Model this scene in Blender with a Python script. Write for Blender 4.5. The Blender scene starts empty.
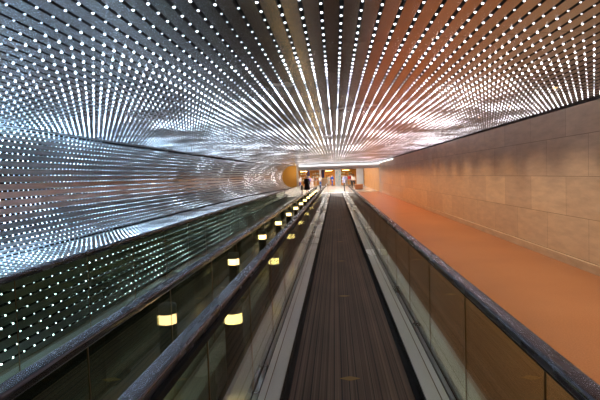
import bpy, math, random
from mathutils import Vector, Matrix
random.seed(7)
S = bpy.context.scene
C = S.collection
PI = math.pi

# ------------------------------------------------------------------ helpers
class MB:
    """collects faces with material indices"""
    def __init__(s):
        s.v = []; s.f = []; s.m = []; s.sm = []
    def face(s, pts, mi=0, smooth=False):
        b = len(s.v); s.v += [tuple(p) for p in pts]
        s.f.append(tuple(range(b, b + len(pts)))); s.m.append(mi); s.sm.append(smooth)
    def box(s, x0, x1, y0, y1, z0, z1, mi=0):
        b = len(s.v)
        s.v += [(x0,y0,z0),(x1,y0,z0),(x1,y1,z0),(x0,y1,z0),(x0,y0,z1),(x1,y0,z1),(x1,y1,z1),(x0,y1,z1)]
        for q in ((0,3,2,1),(4,5,6,7),(0,1,5,4),(1,2,6,5),(2,3,7,6),(3,0,4,7)):
            s.f.append(tuple(b+i for i in q)); s.m.append(mi); s.sm.append(False)
    def rings(s, rings, mi=0, smooth=True, cap=True, closed=True):
        b = len(s.v); n = len(rings[0])
        for r in rings: s.v += [tuple(p) for p in r]
        for k in range(len(rings)-1):
            for i in range(n if closed else n-1):
                j = (i+1) % n
                s.f.append((b+k*n+i, b+k*n+j, b+(k+1)*n+j, b+(k+1)*n+i)); s.m.append(mi); s.sm.append(smooth)
        if cap and closed:
            s.f.append(tuple(b+i for i in reversed(range(n)))); s.m.append(mi); s.sm.append(False)
            s.f.append(tuple(b+(len(rings)-1)*n+i for i in range(n))); s.m.append(mi); s.sm.append(False)
    def lathe(s, prof, cx=0, cy=0, n=24, mi=0, sx=1, sy=1, smooth=True):
        s.rings([[(cx+r*sx*math.cos(2*PI*i/n), cy+r*sy*math.sin(2*PI*i/n), z) for i in range(n)] for r, z in prof], mi, smooth)
    def build(s, name, mats, parent=None, recalc=True):
        me = bpy.data.meshes.new(name)
        me.from_pydata(s.v, [], s.f)
        for m in (mats if isinstance(mats, (list, tuple)) else [mats]): me.materials.append(m)
        me.polygons.foreach_set('material_index', s.m)
        me.polygons.foreach_set('use_smooth', s.sm)
        me.update()
        o = bpy.data.objects.new(name, me); C.objects.link(o)
        if parent: o.parent = parent
        return o

def tag(o, label=None, cat=None, group=None, kind=None):
    if label: o['label'] = label
    if cat: o['category'] = cat
    if group: o['group'] = group
    if kind: o['kind'] = kind
    return o
def empty(name, loc, label, cat, group=None, rz=0):
    o = bpy.data.objects.new(name, None); C.objects.link(o)
    o.location = loc; o.rotation_euler = (0, 0, rz); o.empty_display_size = .2
    return tag(o, label, cat, group)
def dup(o, parent=None):
    c = o.copy(); C.objects.link(c)
    if parent: c.parent = parent
    for ch in list(o.children): dup(ch, c)
    return c

# ------------------------------------------------------------------ materials
def mat(name, col=(.5,.5,.5), rough=.5, metal=0., emit=None, es=0., spec=.5):
    m = bpy.data.materials.new(name); m.use_nodes = True
    p = m.node_tree.nodes['Principled BSDF']
    p.inputs['Base Color'].default_value = (*col, 1); p.inputs['Roughness'].default_value = rough
    p.inputs['Metallic'].default_value = metal; p.inputs['Specular IOR Level'].default_value = spec
    if emit:
        p.inputs['Emission Color'].default_value = (*emit, 1); p.inputs['Emission Strength'].default_value = es
    return m
class NT:
    def __init__(s, m): s.t = m.node_tree; s.p = s.t.nodes['Principled BSDF'] if 'Principled BSDF' in s.t.nodes else None
    def n(s, typ, **kw):
        nd = s.t.nodes.new(typ)
        for k, v in kw.items():
            if k in nd.inputs: nd.inputs[k].default_value = v
            else: setattr(nd, k, v)
        return nd
    def l(s, a, b): s.t.links.new(a, b)
    def coords(s, scale=(1,1,1)):
        g = s.n('ShaderNodeNewGeometry'); mp = s.n('ShaderNodeMapping'); mp.inputs['Scale'].default_value = scale
        s.l(g.outputs['Position'], mp.inputs['Vector']); return mp.outputs['Vector']
    def noise(s, scale, detail=3, mapscale=(1,1,1), rough=.5):
        nz = s.n('ShaderNodeTexNoise'); nz.inputs['Scale'].default_value = scale; nz.inputs['Detail'].default_value = detail
        nz.inputs['Roughness'].default_value = rough
        s.l(s.coords(mapscale), nz.inputs['Vector']); return nz.outputs['Fac']
    def ramp(s, fac, stops):
        r = s.n('ShaderNodeValToRGB'); e = r.color_ramp.elements
        while len(e) < len(stops): e.new(.5)
        for i, (p, c) in enumerate(stops):
            e[i].position = p; e[i].color = (*c, 1) if len(c) == 3 else c
        s.l(fac, r.inputs['Fac']); return r.outputs['Color']
    def maprange(s, v, a, b, c, d):
        r = s.n('ShaderNodeMapRange'); s.l(v, r.inputs['Value'])
        for k, x in zip(('From Min','From Max','To Min','To Max'), (a,b,c,d)): r.inputs[k].default_value = x
        return r.outputs['Result']
    def math(s, op, a, b=None):
        m = s.n('ShaderNodeMath'); m.operation = op
        for i, x in enumerate((a, b)):
            if x is None: continue
            if isinstance(x, (int, float)): m.inputs[i].default_value = x
            else: s.l(x, m.inputs[i])
        return m.outputs[0]
    def bump(s, h, strength=.2, dist=.01):
        b = s.n('ShaderNodeBump'); b.inputs['Strength'].default_value = strength; b.inputs['Distance'].default_value = dist
        s.l(h, b.inputs['Height']); s.l(b.outputs['Normal'], s.p.inputs['Normal'])

def brushed(name, col, rough, stretch=(60,1.2,60), metal=1., var=.12, bump=.08, blot=.25):
    m = mat(name, col, rough, metal); t = NT(m)
    f = t.noise(3, 4, stretch)
    b = t.noise(.9, 3, (1,.6,1))
    t.l(t.maprange(b, .3, .7, rough-var*.6, rough+var), t.p.inputs['Roughness'])
    mx = t.math('ADD', t.math('MULTIPLY', f, .35), t.math('MULTIPLY', b, .65))
    lo = tuple(c*(1-blot) for c in col)
    t.l(t.ramp(mx, [(.3, lo), (.7, col)]), t.p.inputs['Base Color'])
    t.bump(f, bump, .004)
    return m

M = {}
M['slat'] = brushed('brushed steel slats', (.58,.57,.57), .20, var=.08, blot=.18)
M['slat_wall'] = brushed('satin steel slats', (.70,.71,.73), .34, var=.08, blot=.15)
M['deck'] = brushed('scuffed steel deck', (.90,.92,1.), .22, (40,1.5,40), .25, .10, .05, .12)
M['deck_dark'] = brushed('dark steel clamp rail', (.42,.47,.52), .3, (40,1.5,40))
M['black'] = mat('matt black', (.006,.006,.007), .7)
M['backing'] = mat('black slot backing', (.008,.008,.009), .8)
M['brown_seal'] = mat('brown seal', (.12,.06,.03), .5)
M['glass_edge'] = mat('bronze glass edge', (.20,.11,.04), .3)

# handrail rubber
M['rubber'] = mat('black glossy handrail', (.09,.09,.125), .2, .45, spec=.5); M['rubber'].node_tree.nodes['Principled BSDF'].inputs['IOR'].default_value = 2.1
t = NT(M['rubber']); t.l(t.maprange(t.noise(2.5, 4, (6,.9,6)), .3, .7, .13, .33), t.p.inputs['Roughness'])
t.bump(t.noise(9, 2, (.3,1,.3)), .04, .01)

# tinted glass
g = bpy.data.materials.new('grey bronze tinted glass'); g.use_nodes = True; g.node_tree.nodes.clear(); t = NT(g)
out = t.n('ShaderNodeOutputMaterial'); mx = t.n('ShaderNodeMixShader'); tr = t.n('ShaderNodeBsdfTransparent'); gl = t.n('ShaderNodeBsdfGlossy')
tr.inputs['Color'].default_value = (.67,.73,.62,1); gl.inputs['Roughness'].default_value = .02; gl.inputs['Color'].default_value = (.95,.97,.96,1)
gg = t.n('ShaderNodeNewGeometry'); vm = t.n('ShaderNodeVectorMath'); vm.operation = 'DOT_PRODUCT'
t.l(gg.outputs['Normal'], vm.inputs[0]); t.l(gg.outputs['Incoming'], vm.inputs[1])
cs = t.math('SUBTRACT', 1., t.math('ABSOLUTE', vm.outputs['Value']))
t.l(t.math('ADD', t.math('MULTIPLY', t.math('POWER', cs, 5.), .9), .035), mx.inputs[0]); t.l(tr.outputs[0], mx.inputs[1]); t.l(gl.outputs[0], mx.inputs[2]); t.l(mx.outputs[0], out.inputs['Surface'])
M['glass'] = g

# ribbed belt
M['belt'] = mat('brown ribbed rubber belt', (.05,.03,.02), .55); t = NT(M['belt'])
fine = t.noise(1, 2, (95, .04, 1)); wide = t.noise(1, 2, (22, .05, 1)); grime = t.noise(1.2, 4, (2,.5,1))
sep = t.n('ShaderNodeSeparateXYZ'); t.l(t.coords(), sep.inputs[0])
rib = t.math('FRACT', t.math('MULTIPLY', sep.outputs[0], 16.))
ribd = t.math('LESS_THAN', rib, .16)
mixv = t.math('ADD', t.math('ADD', t.math('MULTIPLY', fine, .45), t.math('MULTIPLY', wide, .35)), t.math('MULTIPLY', grime, .2))
val = t.math('SUBTRACT', mixv, t.math('MULTIPLY', ribd, .15))
t.l(t.ramp(val, [(.32, (.012,.006,.004)), (.46, (.11,.062,.042)), (.62, (.26,.16,.115))]), t.p.inputs['Base Color'])
t.bump(val, .5, .004)
M['gold'] = mat('gold diamonds', (.38,.22,.05), .4, .6)

# stone wall, running bond blocks
M['stone'] = mat('tan sandstone blocks', (.5,.36,.25), .42, spec=.45); t = NT(M['stone'])
cs = t.n('ShaderNodeSeparateXYZ'); t.l(t.coords(), cs.inputs[0])
cb = t.n('ShaderNodeCombineXYZ'); t.l(t.math('ADD', cs.outputs[1], -.45), cb.inputs[0]); t.l(t.math('ADD', cs.outputs[2], -.16+.71), cb.inputs[1])
br = t.n('ShaderNodeTexBrick'); br.offset = .5; br.squash = 1
for k, v in (('Scale',1.),('Mortar Size',.0045),('Mortar Smooth',.2),('Bias',0.),('Brick Width',1.62),('Row Height',.71)): br.inputs[k].default_value = v
br.inputs['Color1'].default_value = (.68,.54,.39,1); br.inputs['Color2'].default_value = (.57,.44,.325,1); br.inputs['Mortar'].default_value = (.25,.18,.12,1)
t.l(cb.outputs[0], br.inputs['Vector'])
vein = t.noise(2.2, 8, (1,.8,4), .62)
mc = t.n('ShaderNodeMix'); mc.data_type = 'RGBA'; mc.blend_type = 'MULTIPLY'; mc.inputs[0].default_value = .8
t.l(br.outputs['Color'], mc.inputs[6]); t.l(t.ramp(vein, [(.3,(.74,.70,.66)),(.65,(1.05,1.03,1.0))]), mc.inputs[7])
t.l(mc.outputs[2], t.p.inputs['Base Color']); t.l(t.maprange(vein,.3,.7,.36,.5), t.p.inputs['Roughness'])
t.bump(br.outputs['Fac'], -.25, .006)
M['stone_base'] = mat('pale stone plinth', (.56,.44,.33), .4); t = NT(M['stone_base'])
t.l(t.ramp(t.noise(3, 6, (1,.7,3)), [(.3,(.46,.35,.25)),(.7,(.6,.47,.35))]), t.p.inputs['Base Color'])

# terracotta floor
M['terra'] = mat('terracotta terrazzo floor', (.40,.20,.10), .4); t = NT(M['terra'])
sp = t.noise(60, 4); bl = t.noise(.5, 4)
t.l(t.ramp(t.math('ADD', t.math('MULTIPLY', sp, .6), t.math('MULTIPLY', bl, .4)), [(.32,(.225,.088,.034)),(.5,(.335,.140,.057)),(.68,(.43,.20,.092))]), t.p.inputs['Base Color'])
t.p.inputs['Roughness'].default_value = .30
M['median'] = mat('brown median floor', (.17,.12,.075), .35); t = NT(M['median'])
t.l(t.ramp(t.noise(22, 5), [(.3,(.10,.07,.045)),(.7,(.24,.175,.11))]), t.p.inputs['Base Color'])
M['lobby_floor'] = mat('polished pale marble floor', (.74,.66,.60), .16); t = NT(M['lobby_floor'])
t.l(t.ramp(t.noise(1.3, 6), [(.3,(.66,.58,.52)),(.7,(.80,.73,.68))]), t.p.inputs['Base Color'])
M['landing'] = brushed('steel landing plate', (.62,.58,.54), .3, (30,30,1))
M['white'] = mat('white paint', (.85,.86,.88), .5)
M['plaster'] = mat('pale plaster', (.72,.70,.68), .6)
M['ochre'] = mat('ochre wall paint', (.92,.56,.14), .5)
M['shop'] = mat('honey maple shop panelling', (.70,.38,.13), .45); t = NT(M['shop'])
t.l(t.ramp(t.noise(2, 5, (6,1,.5)), [(.3,(.54,.22,.05)),(.7,(.74,.37,.10))]), t.p.inputs['Base Color'])
M['wood'] = mat('red brown bench wood', (.34,.13,.05), .4); t = NT(M['wood'])
t.l(t.ramp(t.noise(4, 6, (1,8,8)), [(.3,(.24,.08,.03)),(.7,(.42,.17,.07))]), t.p.inputs['Base Color'])
M['wood_top'] = mat('orange bench top', (.58,.27,.11), .35)
M['purple'] = mat('violet navy paint', (.07,.055,.20), .5)
M['bollard'] = mat('dark bronze metal', (.035,.030,.026), .32, .75)
M['bollard_cap'] = brushed('grey bollard cap', (.45,.45,.45), .35)

def emis(name, col, st):
    m = bpy.data.materials.new(name); m.use_nodes = True; m.node_tree.nodes.clear(); t = NT(m)
    o = t.n('ShaderNodeOutputMaterial'); e = t.n('ShaderNodeEmission'); e.inputs['Color'].default_value = (*col,1); e.inputs['Strength'].default_value = st
    t.l(e.outputs[0], o.inputs['Surface']); return m
M['lamp_warm'] = emis('warm bollard lens', (1.,.66,.27), 9.)
M['lamp_white'] = emis('white lamp diffuser', (1.,.93,.86), 21.)
M['lamp_yellow'] = emis('yellow shop lamp', (1.,.66,.22), 30.)
M['strip'] = emis('white glow strip', (.95,.97,1.), 2.6)
M['spot_lens'] = emis('amber downlight lens', (1.,.62,.28), 5.)

# LED dots: brightness drifts in patches over the grid
LED_S = 95.
m = bpy.data.materials.new('white led dots'); m.use_nodes = True; m.node_tree.nodes.clear(); t = NT(m)
o = t.n('ShaderNodeOutputMaterial'); e = t.n('ShaderNodeEmission')
sx_ = t.n('ShaderNodeSeparateXYZ'); t.l(t.coords(), sx_.inputs[0])
big = t.noise(.75, 2, (1,.6,1)); small = t.noise(2.1, 2, (1,.8,1)); tiny = t.noise(14, 1)
pat = t.math('ADD', t.math('MULTIPLY', big, .6), t.math('MULTIPLY', small, .4))
st = t.math('MULTIPLY', t.math('ADD', t.math('POWER', t.maprange(pat, .38, .68, .0, 1.), 2.3), .018), t.maprange(tiny, .3, .7, .5, 1.3))
t.l(t.math('MULTIPLY', t.math('MULTIPLY', st, t.math('MAXIMUM', t.maprange(sx_.outputs[1], 6., 27., 1., .10), t.maprange(sx_.outputs[0], -5.1, -4.7, .55, 0.))), LED_S), e.inputs['Strength'])
cv = t.math('ADD', t.maprange(sx_.outputs[0], -5., 3., 0., .55), t.maprange(sx_.outputs[1], 12., 34., 0., .45))
t.l(t.ramp(cv, [(0.,(.46,.72,1.)),(.5,(.93,.92,.96)),(1.,(1.,.80,.96))]), e.inputs['Color'])
t.l(e.outputs[0], o.inputs['Surface']); M['led'] = m

# ------------------------------------------------------------------ camera
F = 500.; VP = (335., 174.5); ROLL = .030; CAMZ = 1.75
tv = Vector((VP[0]-300, 200-VP[1], -F)).normalized()
uv = Vector((-ROLL, 1, 0)); uv = (uv - tv*uv.dot(tv)).normalized()
xv = tv.cross(uv)
R = Matrix((xv, tv, uv))          # rows: world axes in camera space -> camera to world rotation
cam = bpy.data.cameras.new('camera'); cam.sensor_width = 36; cam.lens = 36*F/600; cam.clip_start = .05; cam.clip_end = 300
co = bpy.data.objects.new('camera', cam); C.objects.link(co)
co.matrix_world = Matrix.Translation((0,0,CAMZ)) @ R.to_4x4()
S.camera = co
def in_view(p, marg=0):
    d = R.transposed() @ (Vector(p) - Vector((0,0,CAMZ)))
    if d.z > -.3: return None
    x = 300 - F*d.x/d.z; y = 200 + F*d.y/d.z
    return (x, y) if -marg < x < 600+marg and -marg < y < 400+marg else None

# ------------------------------------------------------------------ tunnel lining: slats and LED dots
Y0, Y1 = -3.0, 47.0
PITCH = .131
def ceil_z(x): return 2.83 if x > -1 else 2.83 - .18*((-1-x)/3.9)**1.5
ceil_x = [4.135 - PITCH*j for j in range(69)]                      # slots run along the tunnel
XL = -4.9; ZT, ZB = ceil_z(-4.9), .65
def bulge(y):
    if y < 5: a = .70
    elif y < 13: a = .70 + .50*(1-math.cos((y-5)/8*PI))/2
    elif y < 24: a = 1.20
    else: a = 1.20
    return a
def XLf(y):
    f = min(1, max(0, (y-26)/20)); return XL + 1.15*f*f*(3-2*f)
def cove_pt(k, y, n=22):                                            # k 0..n from the ceiling crease to the ledge crease
    th = PI*k/n; sn = math.sin(th)
    zt = ceil_z(XLf(y))
    return (XLf(y) - bulge(y)*abs(sn)**.8, (zt+ZB)/2 + (zt-ZB)/2*math.cos(th))
def ledge_pt(k, y, n=12):
    f = k/n; return (XLf(y)*(1-f) - 3.3*f, .65 + .15*f - .05*math.sin(PI*f))
FZ = [.80, .69, .585, .48, .375, .27, .165, .06, -.02]
def fascia_pt(k, y):
    z = FZ[k]; return (-3.3 + .10*(.80-z)/.8, z)

def strip(mb, fn, ka, kb, ys, fr=.115, depth=.035, gap=.003):
    """one slat between rows ka and kb: face and two lips, broken into lengths along the tunnel"""
    for ya, yb in zip(ys[:-1], ys[1:]):
        q = []
        for y in (ya+gap, yb-gap):
            a, b = Vector(fn(ka, y)), Vector(fn(kb, y))
            d = b-a; nrm = Vector((-d.y, d.x)).normalized()          # outward normal checked by caller's order
            p, r = a + d*fr, b - d*fr
            q.append(((p.x, y, p.y), (r.x, y, r.y), (p.x+nrm.x*depth, y, p.y+nrm.y*depth), (r.x+nrm.x*depth, y, r.y+nrm.y*depth)))
        (p0, r0, pb0, rb0), (p1, r1, pb1, rb1) = q
        mb.face((p0, r0, r1, p1)); mb.face((p0, p1, pb1, pb0), 1); mb.face((r0, rb0, rb1, r1), 1)

def dome(y, p, nrm, r, lod):
    """verts and faces of a little lens dome"""
    n3 = Vector((nrm.x, 0, nrm.y)); u = Vector((0,1,0)); w = n3.cross(u); o = Vector((p.x, y, p.y))
    n = 6 if lod else 5
    vs = [o + (u*math.cos(2*PI*i/n) + w*math.sin(2*PI*i/n))*r for i in range(n)]
    fs = []
    if lod:
        vs += [o + n3*r*.62 + (u*math.cos(2*PI*i/n) + w*math.sin(2*PI*i/n))*r*.72 for i in range(n)]
        for i in range(n): j = (i+1) % n; fs.append((i, j, n+j, n+i))
        vs.append(o + n3*r*.95)
        for i in range(n): fs.append((n+i, n+(i+1) % n, 2*n))
    else:
        vs.append(o + n3*r*1.05)
        for i in range(n): fs.append((i, (i+1) % n, n))
    return vs, fs

STEP = .176
def led_rows(rows):
    """rows: list of (fn, k, stagger); returns every lamp as (y, point, inward normal)"""
    L = []
    for i, (fn, k, kn) in enumerate(rows):
        y = Y0 + .05 + (i % 2)*STEP/2
        while y < Y1 - .1:
            a, b = Vector(fn(k, y)), Vector(fn(kn, y)); d = (b-a) if kn > k else (a-b)
            nrm = Vector((d.y, -d.x)).normalized()
            L.append((y, a, nrm)); y += STEP
    return L
LED_R = .0090
dm = MB(); vs, fs = dome(0, Vector((0,0)), Vector((0,-1)), LED_R, 1)
led_mesh = bpy.data.meshes.new('led_light'); led_mesh.from_pydata([tuple(v) for v in vs], [], fs); led_mesh.materials.append(M['led'])
def build_leds(L, parent):
    cand = []
    for i, (y, p, n) in enumerate(L):
        if y < 0.5: continue
        q = in_view((p.x, y, p.y))
        if q is None or (q[1] > 262 + (0-q[0])*.3 and parent.name == 'wall_left' and q[1] < 290 - q[0]*.3): continue
        cand.append(((Vector((p.x, y, p.y-CAMZ))).length, i))
    cand.sort(); pick = set(i for _, i in cand[:100])
    V = []; Fc = []
    for i, (y, p, n) in enumerate(L):
        if i in pick:
            o = bpy.data.objects.new('led_light', led_mesh); C.objects.link(o); o.parent = parent
            o.location = (p.x, y, p.y)
            o.rotation_euler = (0, math.atan2(-n.x, -n.y), 0)
            continue
        vs, fs = dome(y, p, n, LED_R, y < 11); b = len(V)
        V += [tuple(v) for v in vs]; Fc += [tuple(b+j for j in f) for f in fs]
    me = bpy.data.meshes.new('led_light_grid'); me.from_pydata(V, [], Fc); me.materials.append(M['led'])
    o = bpy.data.objects.new('led_light_grid', me); C.objects.link(o); o.parent = parent; o['kind'] = 'stuff'

seg = [Y0]
while seg[-1] < Y1 - 2.5: seg.append(seg[-1] + 2.4)
seg.append(Y1)
# ceiling
b = MB()
xs = [4.25] + ceil_x[::4] + [-4.98]
pr = [(x, ceil_z(x)+.07) for x in xs]
b.rings([[(x, Y0, z) for x, z in pr], [(x, Y1, z) for x, z in pr]], 0, False, False, False)
pr2 = [(x, z+.08) for x, z in pr]
b.rings([[(x, Y0, z) for x, z in pr2], [(x, Y1, z) for x, z in pr2]], 0, False, False, False)
ceiling = tag(b.build('ceiling', M['backing']), 'low ceiling of long steel slats dotted with white lights', 'ceiling', None, 'structure')
sl = MB()
cf = lambda k, y: (ceil_x[k], ceil_z(ceil_x[k]))
ceil_x.append(-4.93)
for k in range(69): strip(sl, lambda kk, y: cf(kk, y), k, k+1, seg, depth=-.035)
sl.build('slat_panel', [M['slat'], M['backing']], ceiling)
rows = [(cf, k, k+1 if k < 68 else k-1) for k in range(69)]
LC = led_rows(rows); LC = [(y, p, Vector((n.x, n.y)) if n.y < 0 else -n) for y, p, n in LC]
build_leds(LC, ceiling)
# left wall: concave bay, ledge, fascia
wl = MB()
segw = [Y0 + 1.0*i for i in range(int(Y1-Y0)+1)]
ring = []
for y in segw:
    r = [(p[0]-.08, y, p[1]) for p in (cove_pt(k, y) for k in range(0, 23, 2))]
    r += [(p[0], y, p[1]-.08) for p in (ledge_pt(k, y) for k in range(0, 13, 3))]
    r += [(p[0]-.08, y, p[1]) for p in (fascia_pt(k, y) for k in (2, 8))]
    ring.append(r)
wl.rings(ring, 0, False, False, False)
wall_left = tag(wl.build('wall_left', M['backing']), 'curving left wall of steel slats dotted with white lights', 'wall', None, 'structure')
sl = MB()
for k in range(22): strip(sl, cove_pt, k - (.1 if k == 0 else 0), k+1, segw, depth=-.035, gap=0)
for k in range(12): strip(sl, ledge_pt, k, k+1, seg, depth=-.035)
for k in range(8): strip(sl, fascia_pt, k, k+1, seg, depth=-.035)
sl.build('slat_panel', [M['slat_wall'], M['backing']], wall_left)
rows = [(cove_pt, k, k+1) for k in range(1, 22)] + [(ledge_pt, k, k+1 if k < 12 else k-1) for k in range(0, 12)] + [(fascia_pt, k, k+1) for k in range(0, 8)]
LW = led_rows(rows)
def inward(y, p, n):
    c = Vector((-2.2, 1.6)) - p
    return n if n.dot(c) > 0 else -n
LW = [(y, p, inward(y, p, n)) for y, p, n in LW]
build_leds(LW, wall_left)

# ------------------------------------------------------------------ room shell
b = MB(); b.box(4.16, 4.40, Y0, 47.5, 0, 3.0); b.build('wall_right', M['stone'])
tag(bpy.data.objects['wall_right'], 'right wall of tan sandstone blocks', 'wall', None, 'structure')
b = MB(); b.box(4.125, 4.165, Y0, 47.5, 0, .145); tag(b.build('baseboard_right', M['stone_base']), 'pale stone baseboard along the right wall', 'baseboard', None, 'structure')
b = MB(); b.box(4.12, 4.17, Y0, Y1, 2.795, 2.83); tag(b.build('trim_1', M['black']), 'black trim strip between right wall and ceiling', 'trim', None, 'structure')  # solid black strip along the wall top
CX, CL = .076, -2.03
b = MB()
b.box(.99, 4.2, Y0, 49, -.1, 0, 0)
tag(b.build('floor', M['terra']), 'terracotta floor of the corridor beside the right wall', 'floor', None, 'structure')
b = MB(); b.box(-1.16, -.80, Y0, 49, -.30, -.20); tag(b.build('floor_median', M['median']), 'brown floor of the gutter between the two walkways', 'floor', None, 'structure')
b = MB(); b.box(-3.35, -2.9, Y0, 44, -.1, -.005); tag(b.build('floor_left', M['median']), 'brown floor strip below the left wall', 'floor', None, 'structure')
b = MB(); b.box(-9, 8, 49, 92, -.1, 0, 0); b.box(-9, .99, 47.4, 49, -.1, 0); b.box(-6.5, -1.25, 43.0, 47.4, -.1, 0)
tag(b.build('floor_lobby', M['lobby_floor']), 'pale polished floor of the lobby past the walkways', 'floor', None, 'structure')
b = MB(); b.box(-6.6, 4.4, Y0-.2, Y0, -.3, 3.0); tag(b.build('wall_back', M['plaster']), 'plain wall at the start of the passage', 'wall', None, 'structure')
b = MB(); b.box(4.16, 4.40, 47.5, 72, 0, 3.3); tag(b.build('wall_lobby_side', M['shop']), 'honey wood panelled wall of the lobby past the stone wall', 'wall', None, 'structure')
# header at the tunnel end
b = MB(); b.box(-7.5, 4.16, 47.02, 47.5, 2.24, 3.3); tag(b.build('beam', M['plaster']), 'pale header beam across the end of the passage', 'beam', None, 'structure')
# end wall closing the bay
b = MB(); b.box(-6.4, -3.62, 46.9, 47.0, 0, 2.83); tag(b.build('wall_end', M['ochre']), 'ochre wall closing the curved bay at its far end', 'wall', None, 'structure')

# ------------------------------------------------------------------ moving walkways
def handrail_path(y0, y1, off, zt=1.010, r=.40):
    pts = []
    for i in range(13):
        a = PI/2 + PI*(1 - i/12.)
        pts.append((y0 + r + r*math.cos(a), zt - r + r*math.sin(a)))
    for i in range(13):
        a = PI/2 - PI*(i/12.)
        pts.append((y1 - r + r*math.cos(a), zt - r + r*math.sin(a)))
    return pts
def handrail(x, y0, y1, parent, zt):
    """rubber grip: rounded C section swept along the rail, down around both ends"""
    sec = []
    w, h = .043, .052
    for (cx, cz) in ((w-.018, h/2-.018), (-w+.018, h/2-.018), (-w+.012, -h/2+.012), (w-.012, -h/2+.012)):
        rr = .018 if cz > 0 else .012
        a0 = {(1,1):0, (0,1):PI/2, (0,0):PI, (1,0):1.5*PI}[(int(cx>0), int(cz>0))]
        for i in range(5):
            a = a0 + PI/2*i/4; sec.append((cx + rr*math.cos(a), cz + rr*math.sin(a)))
    path = handrail_path(y0, y1, 0, zt); rings = []
    for i, (y, z) in enumerate(path):
        a = path[max(0, i-1)]; c = path[min(len(path)-1, i+1)]
        ty, tz = c[0]-a[0], c[1]-a[1]; l = math.hypot(ty, tz); ty, tz = ty/l, tz/l
        ny, nz = -tz, ty
        rings.append([(x + u, y + ny*v, z + nz*v) for u, v in sec])
    m = MB(); m.rings(rings)
    return m.build('handrail', M['rubber'], parent)
PANEL = 1.27
def walkway(name, cx, y0, y1, joint, label, drop):
    root = empty(name, (cx, 0, 0), label, 'moving walkway', 'moving walkways')
    b = MB(); b.box(-.49, .49, y0+.5, y1, -.06, .001); belt = b.build('belt', M['belt'], root)
    for k in range(16):  # flat gold-coloured diamonds repeated along the belt
        y = 4.22 + 2.92*k
        if y > y1-.3: break
        d = MB(); z = .0025
        pts = [(-.09,y,z),(-.03,y-.035,z),(0,y-.045,z),(.03,y-.035,z),(.09,y,z),(.03,y+.035,z),(0,y+.045,z),(-.03,y+.035,z)]
        d.rings([[(px,py,.0005) for px,py,_ in pts], pts], 0, False)
        o = d.build('diamond_mark', M['gold'], belt); o['label'] = 'gold diamond mark'
    for s in (-1, 1):
        def bx(m, a, c, z0, z1, mi=0, ya=y0+.4, yb=y1+.1):
            x0, x1 = sorted((s*a, s*c)); m.box(x0, x1, ya, yb, z0, z1, mi)
        lo = drop if (s*1 < 0) == (cx > -1) else -.02
        m = MB(); bx(m, .491, .540, -.05, .012); bx(m, .530, .540, .012, .078); m.build('skirt', M['black'], root)
        m = MB(); bx(m, .540, .646, .0, .092)
        bx(m, .653, .703, .0, .094)
        m.build('inner_deck', M['deck'], root)['label'] = 'scuffed steel inner deck'
        m = MB(); bx(m, .646, .653, 0, .088); m.build('seal_strip', M['brown_seal'], root)
        m = MB(); bx(m, .703, .712, 0, .085, 1); bx(m, .712, .745, 0, .100); bx(m, .768, .790, 0, .100); bx(m, .745, .768, 0, .085, 1)
        m.build('clamp_rail', [M['deck_dark'], M['black']], root)
        m = MB(); bx(m, .790, .935, lo, .086); m.build('outer_deck', M['deck'], root)['label'] = 'steel outer deck'
        # glass panels
        gm = MB(); gm.box(-.004, .004, -PANEL/2+.004, PANEL/2-.004, .0, .838, 0)
        gm.box(-.0045, .0045, -PANEL/2+.001, -PANEL/2+.006, .0, .838, 1)
        y = joint + PANEL/2 + (.42 if s < 0 else 0); first = None
        while y - PANEL > y0 + .75: y -= PANEL
        while y + PANEL/2 < y1 - .35:
            if first is None:
                first = gm.build('glass_panel', [M['glass'], M['glass_edge']], root); o = first
            else:
                o = first.copy(); C.objects.link(o)
            o.location = (s*.757, y, .1)
            y += PANEL
        # end glass pieces reach into the newel curve
        for ya, yb in ((y - PANEL/2, y1 - .12),):
            if yb - ya > .1:
                m = MB(); m.box(s*.757-.004, s*.757+.004, ya+.004, yb, .1, .60, 0); m.build('glass_panel', [M['glass'], M['glass_edge']], root)
        m = MB(); m.box(s*.757-.014, s*.757+.014, y0+.5, y1-.42, .930, .962); m.build('rail_guide', M['black'], root)
        handrail(s*.757 - (.046 if s < 0 and cx > -1 else 0), y0, y1, root, .988 if cx > -1 else .966)
    m = MB(); m.box(-.93, .93, y1+.1, y1+1.3, -.06, .004); m.build('landing_plate', M['landing'], root)
    return root
walkway('moving_walkway', CX, -2.6, 47.2, 2.07, 'moving walkway with brown ribbed belt beside the terracotta floor', -.2)
walkway('moving_walkway', CL, -2.6, 41.8, 2.4, 'moving walkway between bollard row and the curved slat wall', -.2)

# ------------------------------------------------------------------ bollard lights in the median
def make_bollard():
    root = empty('bollard_light', (0,0,0), '', 'bollard light', 'bollard lights in the median')
    r = .082
    b = MB(); b.lathe([(r+.012,0),(r+.012,.012),(r,.016),(r,.635)], n=32); b.build('post', M['bollard'], root)
    b = MB(); b.lathe([(r-.003,.635),(r-.003,.725)], n=32); b.build('lamp_lens', M['lamp_warm'], root)['label'] = 'glowing warm lens'
    b = MB(); b.lathe([(r,.725),(r,.808),(r-.004,.814),(.02,.816)], n=32); b.build('cap', M['bollard_cap'], root)
    return root
proto = make_bollard()
ords = ['nearest the camera', 'second', 'third', 'fourth', 'fifth', 'sixth', 'seventh', 'eighth', 'ninth', 'tenth', 'eleventh', 'twelfth', 'thirteenth', 'fourteenth']
for k in range(13):
    o = proto if k == 0 else dup(proto)
    o.location = (-.962, 4.45 + 3.02*k, -.20)
    o['label'] = ('black bollard with glowing band, largest and nearest in its row' if k == 0 else
                  'black bollard with glowing band, %s from the near end of its row' % ords[k])

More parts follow.
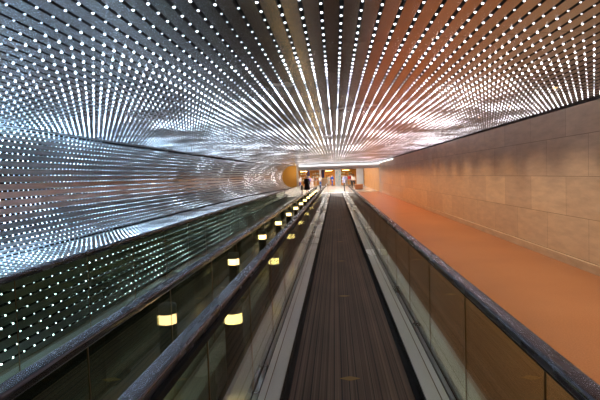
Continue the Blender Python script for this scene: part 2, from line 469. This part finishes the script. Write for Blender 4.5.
# ------------------------------------------------------------------ downlights over the right corridor
def make_downlight():
    root = empty('downlight', (0,0,0), '', 'ceiling light', 'downlights over the terracotta corridor')
    b = MB(); n = 20
    ro, ri = .052, .040
    b.rings([[(ro*math.cos(2*PI*i/n), ro*math.sin(2*PI*i/n), z) for i in range(n)] for z in (0, -.008)] +
            [[(ri*math.cos(2*PI*i/n), ri*math.sin(2*PI*i/n), z) for i in range(n)] for z in (-.008, 0)], 0, True, False)
    b.build('trim_ring', M['bollard_cap'], root)
    b = MB(); b.face([(ri*math.cos(2*PI*i/n), ri*math.sin(2*PI*i/n), -.002) for i in reversed(range(n))]); b.build('lens', M['spot_lens'], root)
    l = bpy.data.lights.new('spot', 'SPOT'); l.energy = 140; l.color = (1.,.64,.35); l.spot_size = math.radians(125); l.spot_blend = .9; l.shadow_soft_size = .05
    lo = bpy.data.objects.new('lamp', l); C.objects.link(lo); lo.parent = root; lo.location = (0,0,-.02)
    return root
proto = make_downlight()
for k in range(-3, 22):
    o = proto if k == -3 else dup(proto)
    y = 7.1 + 1.8*k; o.location = (3.087 - PITCH/2 + .0, y, 2.828)
    near = {0:'largest amber downlight in the slat ceiling, nearest one in view', 1:'second amber downlight along the slat ceiling', 2:'third amber downlight along the slat ceiling'}
    o['label'] = near.get(k, 'small amber downlight in the slat ceiling farther down the corridor')
    lamp = [c for c in o.children if c.type == 'LIGHT'][0]
    f = min(1, max(0, (y-8)/20)); lamp.data = lamp.data.copy(); lamp.data.energy = 140*(1+.7*f); lamp.data.color = (1., .74-.31*f, .47-.33*f)
    if k < 0: o['label'] = 'amber downlight in the slat ceiling beside the camera'

for i, y in enumerate((49.5, 53.5, 57.5, 61.5, 65.5)):  # unseen lamps added to turn the pale lobby wall orange
    o = dup(proto); o.location = (3.2, y, 3.298); o['label'] = 'added amber lamp in the lobby ceiling, tinting the panelled wall'; o['group'] = 'added lamps along the lobby wall'
for y in (45.2, 46.0):  # lamps added to brighten the ochre end wall
    o = dup(proto); lamp = [c for c in o.children if c.type == 'LIGHT'][0]; lamp.data = lamp.data.copy(); lamp.data.energy = 28; lamp.data.color = (1.,.62,.28)
    o.location = (-3.58, y, 2.73); o.rotation_euler = (.55, .45, 0); o['label'] = 'added amber lamp washing the ochre end wall'; o['group'] = 'added lamps at the end of the curved bay'
# ------------------------------------------------------------------ glowing strips at the far end
b = MB(); b.box(-3.35, 4.1, 46.93, 47.0, 2.62, 2.69, 0)  # white glowing band across the header
tag(b.build('glow_strip', M['strip']), 'long white glow strip along the header beam at the tunnel end', 'lamp')
b = MB(); b.box(4.08, 4.12, 36, 46.9, 2.70, 2.75, 0)  # glowing strip stands in for a glossy reflection on the wall top
tag(b.build('glow_strip', M['strip']), 'white glow strip standing in for a reflection along the top of the stone wall', 'lamp')

# ------------------------------------------------------------------ lobby
def struct(name, m, mt, label, cat): return tag(m.build(name, mt), label, cat, None, 'structure')
b = MB(); b.box(-9, 8, 47.5, 92, 3.3, 3.4); struct('ceiling_lobby', b, M['white'], 'white ceiling of the lobby', 'ceiling')
b = MB(); b.box(-9, 8, 86, 86.2, 0, 3.3); struct('wall_far', b, M['shop'], 'honey coloured back wall of the shop', 'wall')
b = MB(); b.box(-9.2, -9, 43, 92, 0, 3.4); struct('wall_lobby_left', b, M['white'], 'white left wall of the lobby', 'wall')
b = MB(); b.box(8, 8.2, 72, 92, 0, 3.4); struct('wall_lobby_right', b, M['white'], 'white right wall of the lobby', 'wall')
b = MB(); b.box(-9, 3.2, 79.8, 80.3, 2.55, 3.3); struct('beam_shop', b, M['plaster'], 'pale beam above the shop openings', 'beam')
for x0, x1, y, lab in ((-3.60,-3.42,46.7,'slim white column at the end of the curved bay'), (-2.50,-2.22,80.0,'slim white column in the middle of the shop front'),
                       (.0,.95,80.0,'broad pale column between the two shop openings'), (3.1,4.12,73.,'wide bright white column beside the stone wall')):
    b = MB(); b.box(x0, x1, y, y+.3, 0, 3.3 if y > 48 else 2.83); struct('column', b, M['white'], lab, 'column')
for x0, x1, y, lab in ((-4.55,-4.15,82.,'violet navy pillar in the left part of the shop'), (-2.2,-1.75,82.,'violet navy pillar behind the slim white column')):
    b = MB(); b.box(x0, x1, y, y+.4, 0, 3.3); struct('pillar', b, M['purple'], lab, 'pillar')

def ceiling_lamp(x, y, w, d, z, mt, label, group=None):
    r = empty('ceiling_lamp', (x, y, z), label, 'ceiling light', group)
    b = MB(); b.box(-w/2-.04, w/2+.04, -d/2-.04, d/2+.04, -.05, 0); b.build('housing', M['white'], r)
    b = MB(); b.box(-w/2, w/2, -d/2, d/2, -.07, -.05); b.build('diffuser', mt, r)
k = 0
for y in (51, 57, 63, 69, 75):  # unseen lamps added to make the lobby bright
    for x in (-4.2, .3):
        ceiling_lamp(x, y, 1.6, 1.2, 3.3, M['lamp_white'], 'unseen white lamp added to light the lobby, hidden by the header', 'added lobby ceiling lamps'); k += 1
for x, lab in ((-5.2,'yellow shop lamp in the left opening'), (-1.0,'yellow shop lamp above the counter'), (1.8,'yellow shop lamp in the right opening')):
    ceiling_lamp(x, 83.5, 1.1, .6, 2.46, M['lamp_yellow'], lab, 'shop lamps')
    bpy.data.objects[-1] if False else None
# shop counter
r = empty('shop_counter', (-1.7, 81.2, 0), 'tan wooden counter in the shop opening', 'counter')
b = MB(); b.box(-.62, .62, -.3, .3, 0, 1.18); b.build('counter_body', mat('tan counter', (.55,.36,.22), .5), r)
b = MB(); b.box(-.68, .68, -.36, .34, 1.18, 1.26); b.build('counter_top', mat('lamplit counter top', (.85,.62,.2), .35), r)  # yellow light along the top edge is put into its colour
# display shelves
def shelf(x, y, w, label, cols):
    for i, zz in enumerate((.75, 1.30, 1.85)):
        r = empty('wall_shelf', (x, y, zz), ('lowest', 'middle', 'topmost')[i] + ' ' + label, 'shelf', 'wall shelves of the shop')
        b = MB(); b.box(-w/2, w/2, -.2, .2, -.04, 0); b.build('shelf_board', M['shop'], r)
        for sx in (-1, 1):
            b = MB(); b.rings([[(sx*(w/2-.1)-.02, .2, -.04), (sx*(w/2-.1)-.02, -.12, -.04), (sx*(w/2-.1)-.02, .2, -.24)], [(sx*(w/2-.1)+.02, .2, -.04), (sx*(w/2-.1)+.02, -.12, -.04), (sx*(w/2-.1)+.02, .2, -.24)]], 0, False)
            b.build('bracket', M['black'], r)
        x0 = -w/2 + .08
        while x0 < w/2 - .3:
            ww = random.uniform(.2,.3); hh = random.uniform(.2,.38)
            b = MB(); b.box(x0, x0+ww, -.15, .1, 0, hh); b.box(x0+.03, x0+ww-.03, -.16, -.15, .05, hh-.06, 1)
            o = b.build('gift_box', [random.choice(cols), M['white']]); o.location = (x, y, zz)
            tag(o, 'small coloured gift box on a shop wall shelf', 'box', 'gift boxes on the shop shelves')
            x0 += ww + .08
GC = [mat('gift '+n, c, .5) for n, c in (('teal',(.05,.32,.30)),('red',(.55,.06,.05)),('cream',(.8,.72,.55)),('brown',(.2,.09,.05)),('blue',(.08,.16,.5)),('ochre',(.7,.4,.08)))]
shelf(-5.35, 85.75, 1.2, 'wall shelf of coloured boxes in the left shop opening', GC)
shelf(-3.2, 85.75, 1.4, 'wall shelf of coloured boxes behind the shoppers', GC)
shelf(1.45, 85.75, .9, 'wall shelf of coloured boxes in the right shop opening', GC)
shelf(2.7, 85.75, .9, 'wall shelf of coloured boxes beside the white column', GC)
# pale picture panel on the broad column
r = empty('wall_picture', (.47, 79.95, .0), 'pale blue and cream picture panel on the broad column', 'picture')
b = MB(); b.box(-.42, .42, -.04, .04, .15, 2.35); b.build('panel_board', M['white'], r)
pm = mat('mottled pastel print', (.7,.75,.75), .4); t = NT(pm)
t.l(t.ramp(t.noise(4, 2), [(.35,(.32,.55,.60)),(.48,(.80,.82,.80)),(.58,(.85,.72,.60)),(.68,(.62,.70,.85))]), pm.node_tree.nodes['Principled BSDF'].inputs['Base Color'])
b = MB(); b.box(-.36, .36, -.05, -.04, .25, 2.25); b.build('print', pm, r)
# bench
r = empty('bench', (2.62, 56.2, 0), 'red brown wooden block bench on the pale lobby floor', 'bench')
b = MB(); b.box(-.43, .43, -.5, .5, .05, .50); b.build('bench_body', M['wood'], r)
b = MB(); b.box(-.40, .40, -.47, .47, 0, .05); b.build('plinth', M['black'], r)
b = MB(); b.box(-.46, .46, -.54, .54, .50, .58); b.build('seat', M['wood_top'], r)

# ------------------------------------------------------------------ people
def skin(name, chains, mt, parent, root_idx=0, sub=2):
    """chains: (points with radii) sharing points by coordinates; grown with the Skin modifier"""
    idx = {}; V = []; E = []; Rr = []
    for ch in chains:
        prev = None
        for p in ch:
            k = (round(p[0],4), round(p[1],4), round(p[2],4))
            if k not in idx:
                idx[k] = len(V); V.append(k); Rr.append((p[3], p[4] if len(p) > 4 else p[3]))
            i = idx[k]
            if prev is not None and prev != i: E.append((prev, i))
            prev = i
    me = bpy.data.meshes.new(name); me.from_pydata(V, E, []); me.materials.append(mt)
    o = bpy.data.objects.new(name, me); C.objects.link(o)
    if parent: o.parent = parent
    md = o.modifiers.new('skin', 'SKIN'); md.use_smooth_shade = True
    for i, sv in enumerate(me.skin_vertices[0].data):
        sv.radius = Rr[i]; sv.use_root = (i == root_idx)
    sb = o.modifiers.new('sub', 'SUBSURF'); sb.levels = sub; sb.render_levels = sub
    return o
SK = [mat('skin light', (.62,.38,.28), .5), mat('skin brown', (.30,.16,.10), .5)]
HAIR = {n: mat('hair '+n, c, .6) for n, c in (('grey',(.72,.72,.72)),('black',(.012,.01,.009)),('brown',(.07,.035,.018)),('blond',(.40,.26,.10)))}
def person(x, y, face, label, top, bottom, hair='brown', sk=0, h=1.72, dress=False, stride=.12, arm=.12, bag=None, sleeve=True, long_hair=False):
    r = empty('person', (x, y, 0), label, 'person', None, face); k = h/1.72
    J = lambda *p: tuple(q*k for q in p)
    st = stride
    pel = J(0,0,.93,.125,.10)
    ch = [[pel, J(0,.0,1.10,.125,.092), J(0,.0,1.28,.145,.10), J(0,0,1.41,.10,.075), J(0,.01,1.485,.052), J(0,.0,1.55,.062,.075), J(0,-.012,1.625,.078,.098), J(0,0,1.695,.05,.062)]]
    for s in (-1, 1):
        ch.append([pel, J(s*.09,0,.87,.088), J(s*.095,-st*s*.5-.01,.48,.058), J(s*.10,-st*s*.9+.03,.25,.050), J(s*.10,-st*s*1.1+.04,.085,.036), J(s*.11,-st*s*1.1-.06,.035,.036,.03), J(s*.115,-st*s*1.1-.14,.028,.030,.02)])
        ch.append([J(0,0,1.41,.10,.075), J(s*.165,0,1.40,.062), J(s*.225,arm*s*.4,1.13,.042), J(s*.235,arm*s*.4-.10,.90,.032), J(s*.235,arm*s*.4-.13,.83,.03,.018)])
    body = skin('body', ch, SK[sk], r)
    # hands: four unequal bent fingers and a thumb on each
    for s in (-1, 1):
        hx, hy, hz = s*.235*k, (arm*s*.4-.13)*k, .83*k
        fc = []
        for q, (dy, ln) in enumerate(((-.030,.075),(-.010,.085),(.010,.08),(.028,.062))):
            fc.append([(hx, hy, hz+.02, .02,.016), (hx, hy+dy, hz-.03, .010), (hx-s*.004, hy+dy, hz-.03-ln*.5, .009), (hx-s*.02, hy+dy-.004, hz-.03-ln, .007)])
        fc.append([(hx, hy, hz+.02, .02,.016), (hx-s*.012, hy-.040, hz+.005, .010), (hx-s*.022, hy-.055, hz-.035, .008)])
        skin('hand', fc, SK[sk], r, 0, 1)
    # face
    for s in (-1, 1):
        b = MB(); b.lathe([(.001,1.622*k),(.010,1.627*k),(.013,1.635*k),(.010,1.643*k),(.001,1.648*k)], s*.030*k, -.098*k, 8); b.build('eye', M['black'], r)
        b = MB(); b.lathe([(.002,1.60*k),(.011,1.612*k),(.014,1.635*k),(.010,1.652*k),(.002,1.658*k)], s*.083*k, 0, 8, sy=1.6); b.build('ear', SK[sk], r)
    b = MB(); b.rings([[(u*.014*w*k, (-.098-.022*w2)*k, z*k) for u in (-1,0,1)] for z, w, w2 in ((1.645,.4,0),(1.615,.8,.7),(1.598,1.1,1.),(1.590,.8,.1))], 0, True, False, False); b.build('nose', SK[sk], r)
    b = MB(); b.box(-.022*k, .022*k, -.102*k, -.094*k, 1.567*k, 1.574*k); b.build('mouth', mat('lips', (.45,.16,.13), .5), r)
    # hair cap
    b = MB(); n = 18; rg = []
    for i in range(7):
        a = i/6*PI/2
        low = 1.60 if not long_hair else 1.60
        rg.append([(.092*math.cos(a)*math.cos(2*PI*j/n)*k, (.012+.112*math.cos(a)*math.sin(2*PI*j/n))*k,
                    (1.638 + .098*math.sin(a) - (.065 if i == 0 else .03 if i == 1 else 0)*(.5+.5*math.sin(2*PI*j/n)) + (.045 if i == 0 else .02 if i == 1 else 0)*max(0,-math.sin(2*PI*j/n)))*k) for j in range(n)])
    b.rings(rg); 
    if long_hair: b.rings([[(.085*math.cos(2*PI*j/12)*w*k, (.05+.055*math.sin(2*PI*j/12)*w)*k, z*k) for j in range(12)] for z, w in ((1.66,.9),(1.55,1.05),(1.42,1.0),(1.36,.6))])
    b.build('hair', HAIR[hair], r)
    # clothing
    e = .016
    if dress:
        b = MB(); b.lathe([(.30*k,.42*k),(.275*k,.62*k),(.235*k,.85*k),(.185*k,1.05*k),(.20*k,1.25*k),(.215*k,1.38*k),(.10*k,1.465*k),(.075*k,1.475*k)], n=24, sx=.95, sy=.68); b.build('dress', top, r)
    else:
        tc = [[J(0,0,.90,.158,.125), J(0,.0,1.10,.148,.112), J(0,.0,1.28,.166,.118), J(0,0,1.41,.115,.09), J(0,.005,1.45,.075,.07)]]
        skin('shirt', tc, top, r, 0)
        bc = [[J(0,0,.96,.135,.112), J(0,0,.90,.135,.112)]]
        for s in (-1, 1):
            bc.append([J(0,0,.90,.135,.112), J(s*.09,0,.85,.102), J(s*.095,-st*s*.5-.01,.48,.074), J(s*.10,-st*s*.9+.03,.25,.066), J(s*.10,-st*s*1.08+.04,.10,.060)])
        skin('trousers', bc, bottom, r, 1)
    for s in (-1, 1):
        sc = [[J(s*.10,0,1.405,.078), J(s*.165,0,1.40,.078), J(s*.205,arm*s*.3,1.22,.060), J(s*.225,arm*s*.4,1.12,.054)] + ([J(s*.235,arm*s*.4-.09,.93,.044)] if sleeve else [])]
        skin('sleeve', sc, top, r, 0)
        b = MB(); yy = (-st*s*1.1-.03)*k
        b.rings([[(s*.108*k + .047*w*math.cos(2*PI*j/14), yy + .135*w*math.sin(2*PI*j/14) - .02, z) for j in range(14)] for z, w in ((0,1.),(.03,1.02),(.06,.85),(.085,.5))]); b.build('shoe', M['black'], r)
    return r
FB = {n: mat('cloth '+n, c, .8) for n, c in (('black',(.010,.010,.013)),('white',(.85,.85,.87)),('navy',(.03,.05,.13)),('blue',(.03,.09,.42)),('jeans',(.06,.13,.35)),
      ('lilac',(.50,.52,.80)),('red',(.60,.03,.03)),('tan',(.50,.33,.17)),('grey',(.45,.45,.42)),('violet',(.25,.18,.62)),('brown',(.26,.13,.09)),('teal',(.02,.32,.28)),('pink',(.80,.62,.62)),('dark',(.05,.05,.06)),('sky',(.25,.60,.80)))}
person(-2.62, 46.2, PI*.93, 'person with grey hair in a long black dress near the curved bay', FB['black'], None, 'grey', 0, 1.74, True)
r = empty('tote_bag', (-3.02, 46.1, .36), 'white tote bag hanging beside the person in black', 'bag')
b = MB(); b.rings([[(.10*w*c, .19*w*s_, z) for c, s_ in ((1,1),(-1,1),(-1,-1),(1,-1))] for z, w in ((0,.8),(.05,1.),(.38,1.04))], 0, False); b.build('bag_body', FB['white'], r)
b = MB()
b.rings([[(.012*math.cos(a)+.0, .11*math.cos(q)+.012*math.sin(a)*math.cos(q), .37+.16*math.sin(q)+.012*math.sin(a)*math.sin(q)) for a in (0,PI/2,PI,1.5*PI)] for q in [PI*i/10 for i in range(11)]]); b.build('strap', FB['white'], r)
person(2.28, 63.0, PI*.1, 'person in white shirt and dark trousers walking past the bench', FB['white'], FB['dark'], 'black', 1, 1.74, stride=.22)
person(-.45, 76.5, PI*.7, 'person in blue top and blue trousers at the pale column', FB['blue'], FB['blue'], 'black', 0, 1.76)
person(-.95, 77.5, PI, 'person in grey clothes beside the one in blue', FB['grey'], FB['grey'], 'brown', 0, 1.66)
person(-1.35, 82.4, 0, 'person in teal top behind the shop counter', FB['teal'], FB['dark'], 'brown', 1, 1.66)
person(-2.05, 69.0, PI*.9, 'person in white top and blue jeans walking to the shop', FB['white'], FB['jeans'], 'blond', 0, 1.70, sleeve=False)
person(-2.75, 71.0, PI*.5, 'person in brown top and tan trousers in the lobby group', FB['brown'], FB['tan'], 'brown', 0, 1.68)
person(-3.3, 72.0, PI, 'person in pink top and white trousers in the lobby group', FB['pink'], FB['white'], 'brown', 0, 1.62, long_hair=True)
person(-3.65, 70.0, PI*1.1, 'person in violet top and white trousers right of the one in black', FB['violet'], FB['white'], 'blond', 0, 1.66, long_hair=True)
person(-4.85, 69.0, PI*.8, 'person in white shirt and jeans left of the one in black', FB['white'], FB['jeans'], 'brown', 0, 1.66)
person(1.35, 76.0, 0, 'person in a long lilac dress by the right shop opening', FB['lilac'], None, 'blond', 0, 1.66, True, long_hair=True)
person(1.75, 77.5, PI*.3, 'person in lilac shirt and pale trousers beside the lilac dress', FB['lilac'], FB['grey'], 'brown', 0, 1.66)
person(2.1, 74.0, PI*.8, 'person in red top and tan trousers by the right shop opening', FB['red'], FB['tan'], 'black', 0, 1.78)
person(2.42, 74.6, PI*.8, 'person in black top and dark trousers beside the one in red', FB['black'], FB['dark'], 'black', 0, 1.80)

# ------------------------------------------------------------------ world, view
w = bpy.data.worlds.new('world'); S.world = w; w.use_nodes = True
w.node_tree.nodes['Background'].inputs[0].default_value = (.5,.55,.65,1); w.node_tree.nodes['Background'].inputs[1].default_value = .02
S.view_settings.view_transform = 'Standard'; S.view_settings.look = 'None'; S.view_settings.gamma = 1; S.view_settings.use_curve_mapping = False
S.view_settings.exposure = .1
cy = S.cycles
cy.use_denoising = True; cy.max_bounces = 10; cy.transparent_max_bounces = 32; cy.glossy_bounces = 5; cy.diffuse_bounces = 3
cy.sample_clamp_indirect = 8; cy.use_light_tree = True; cy.caustics_reflective = True
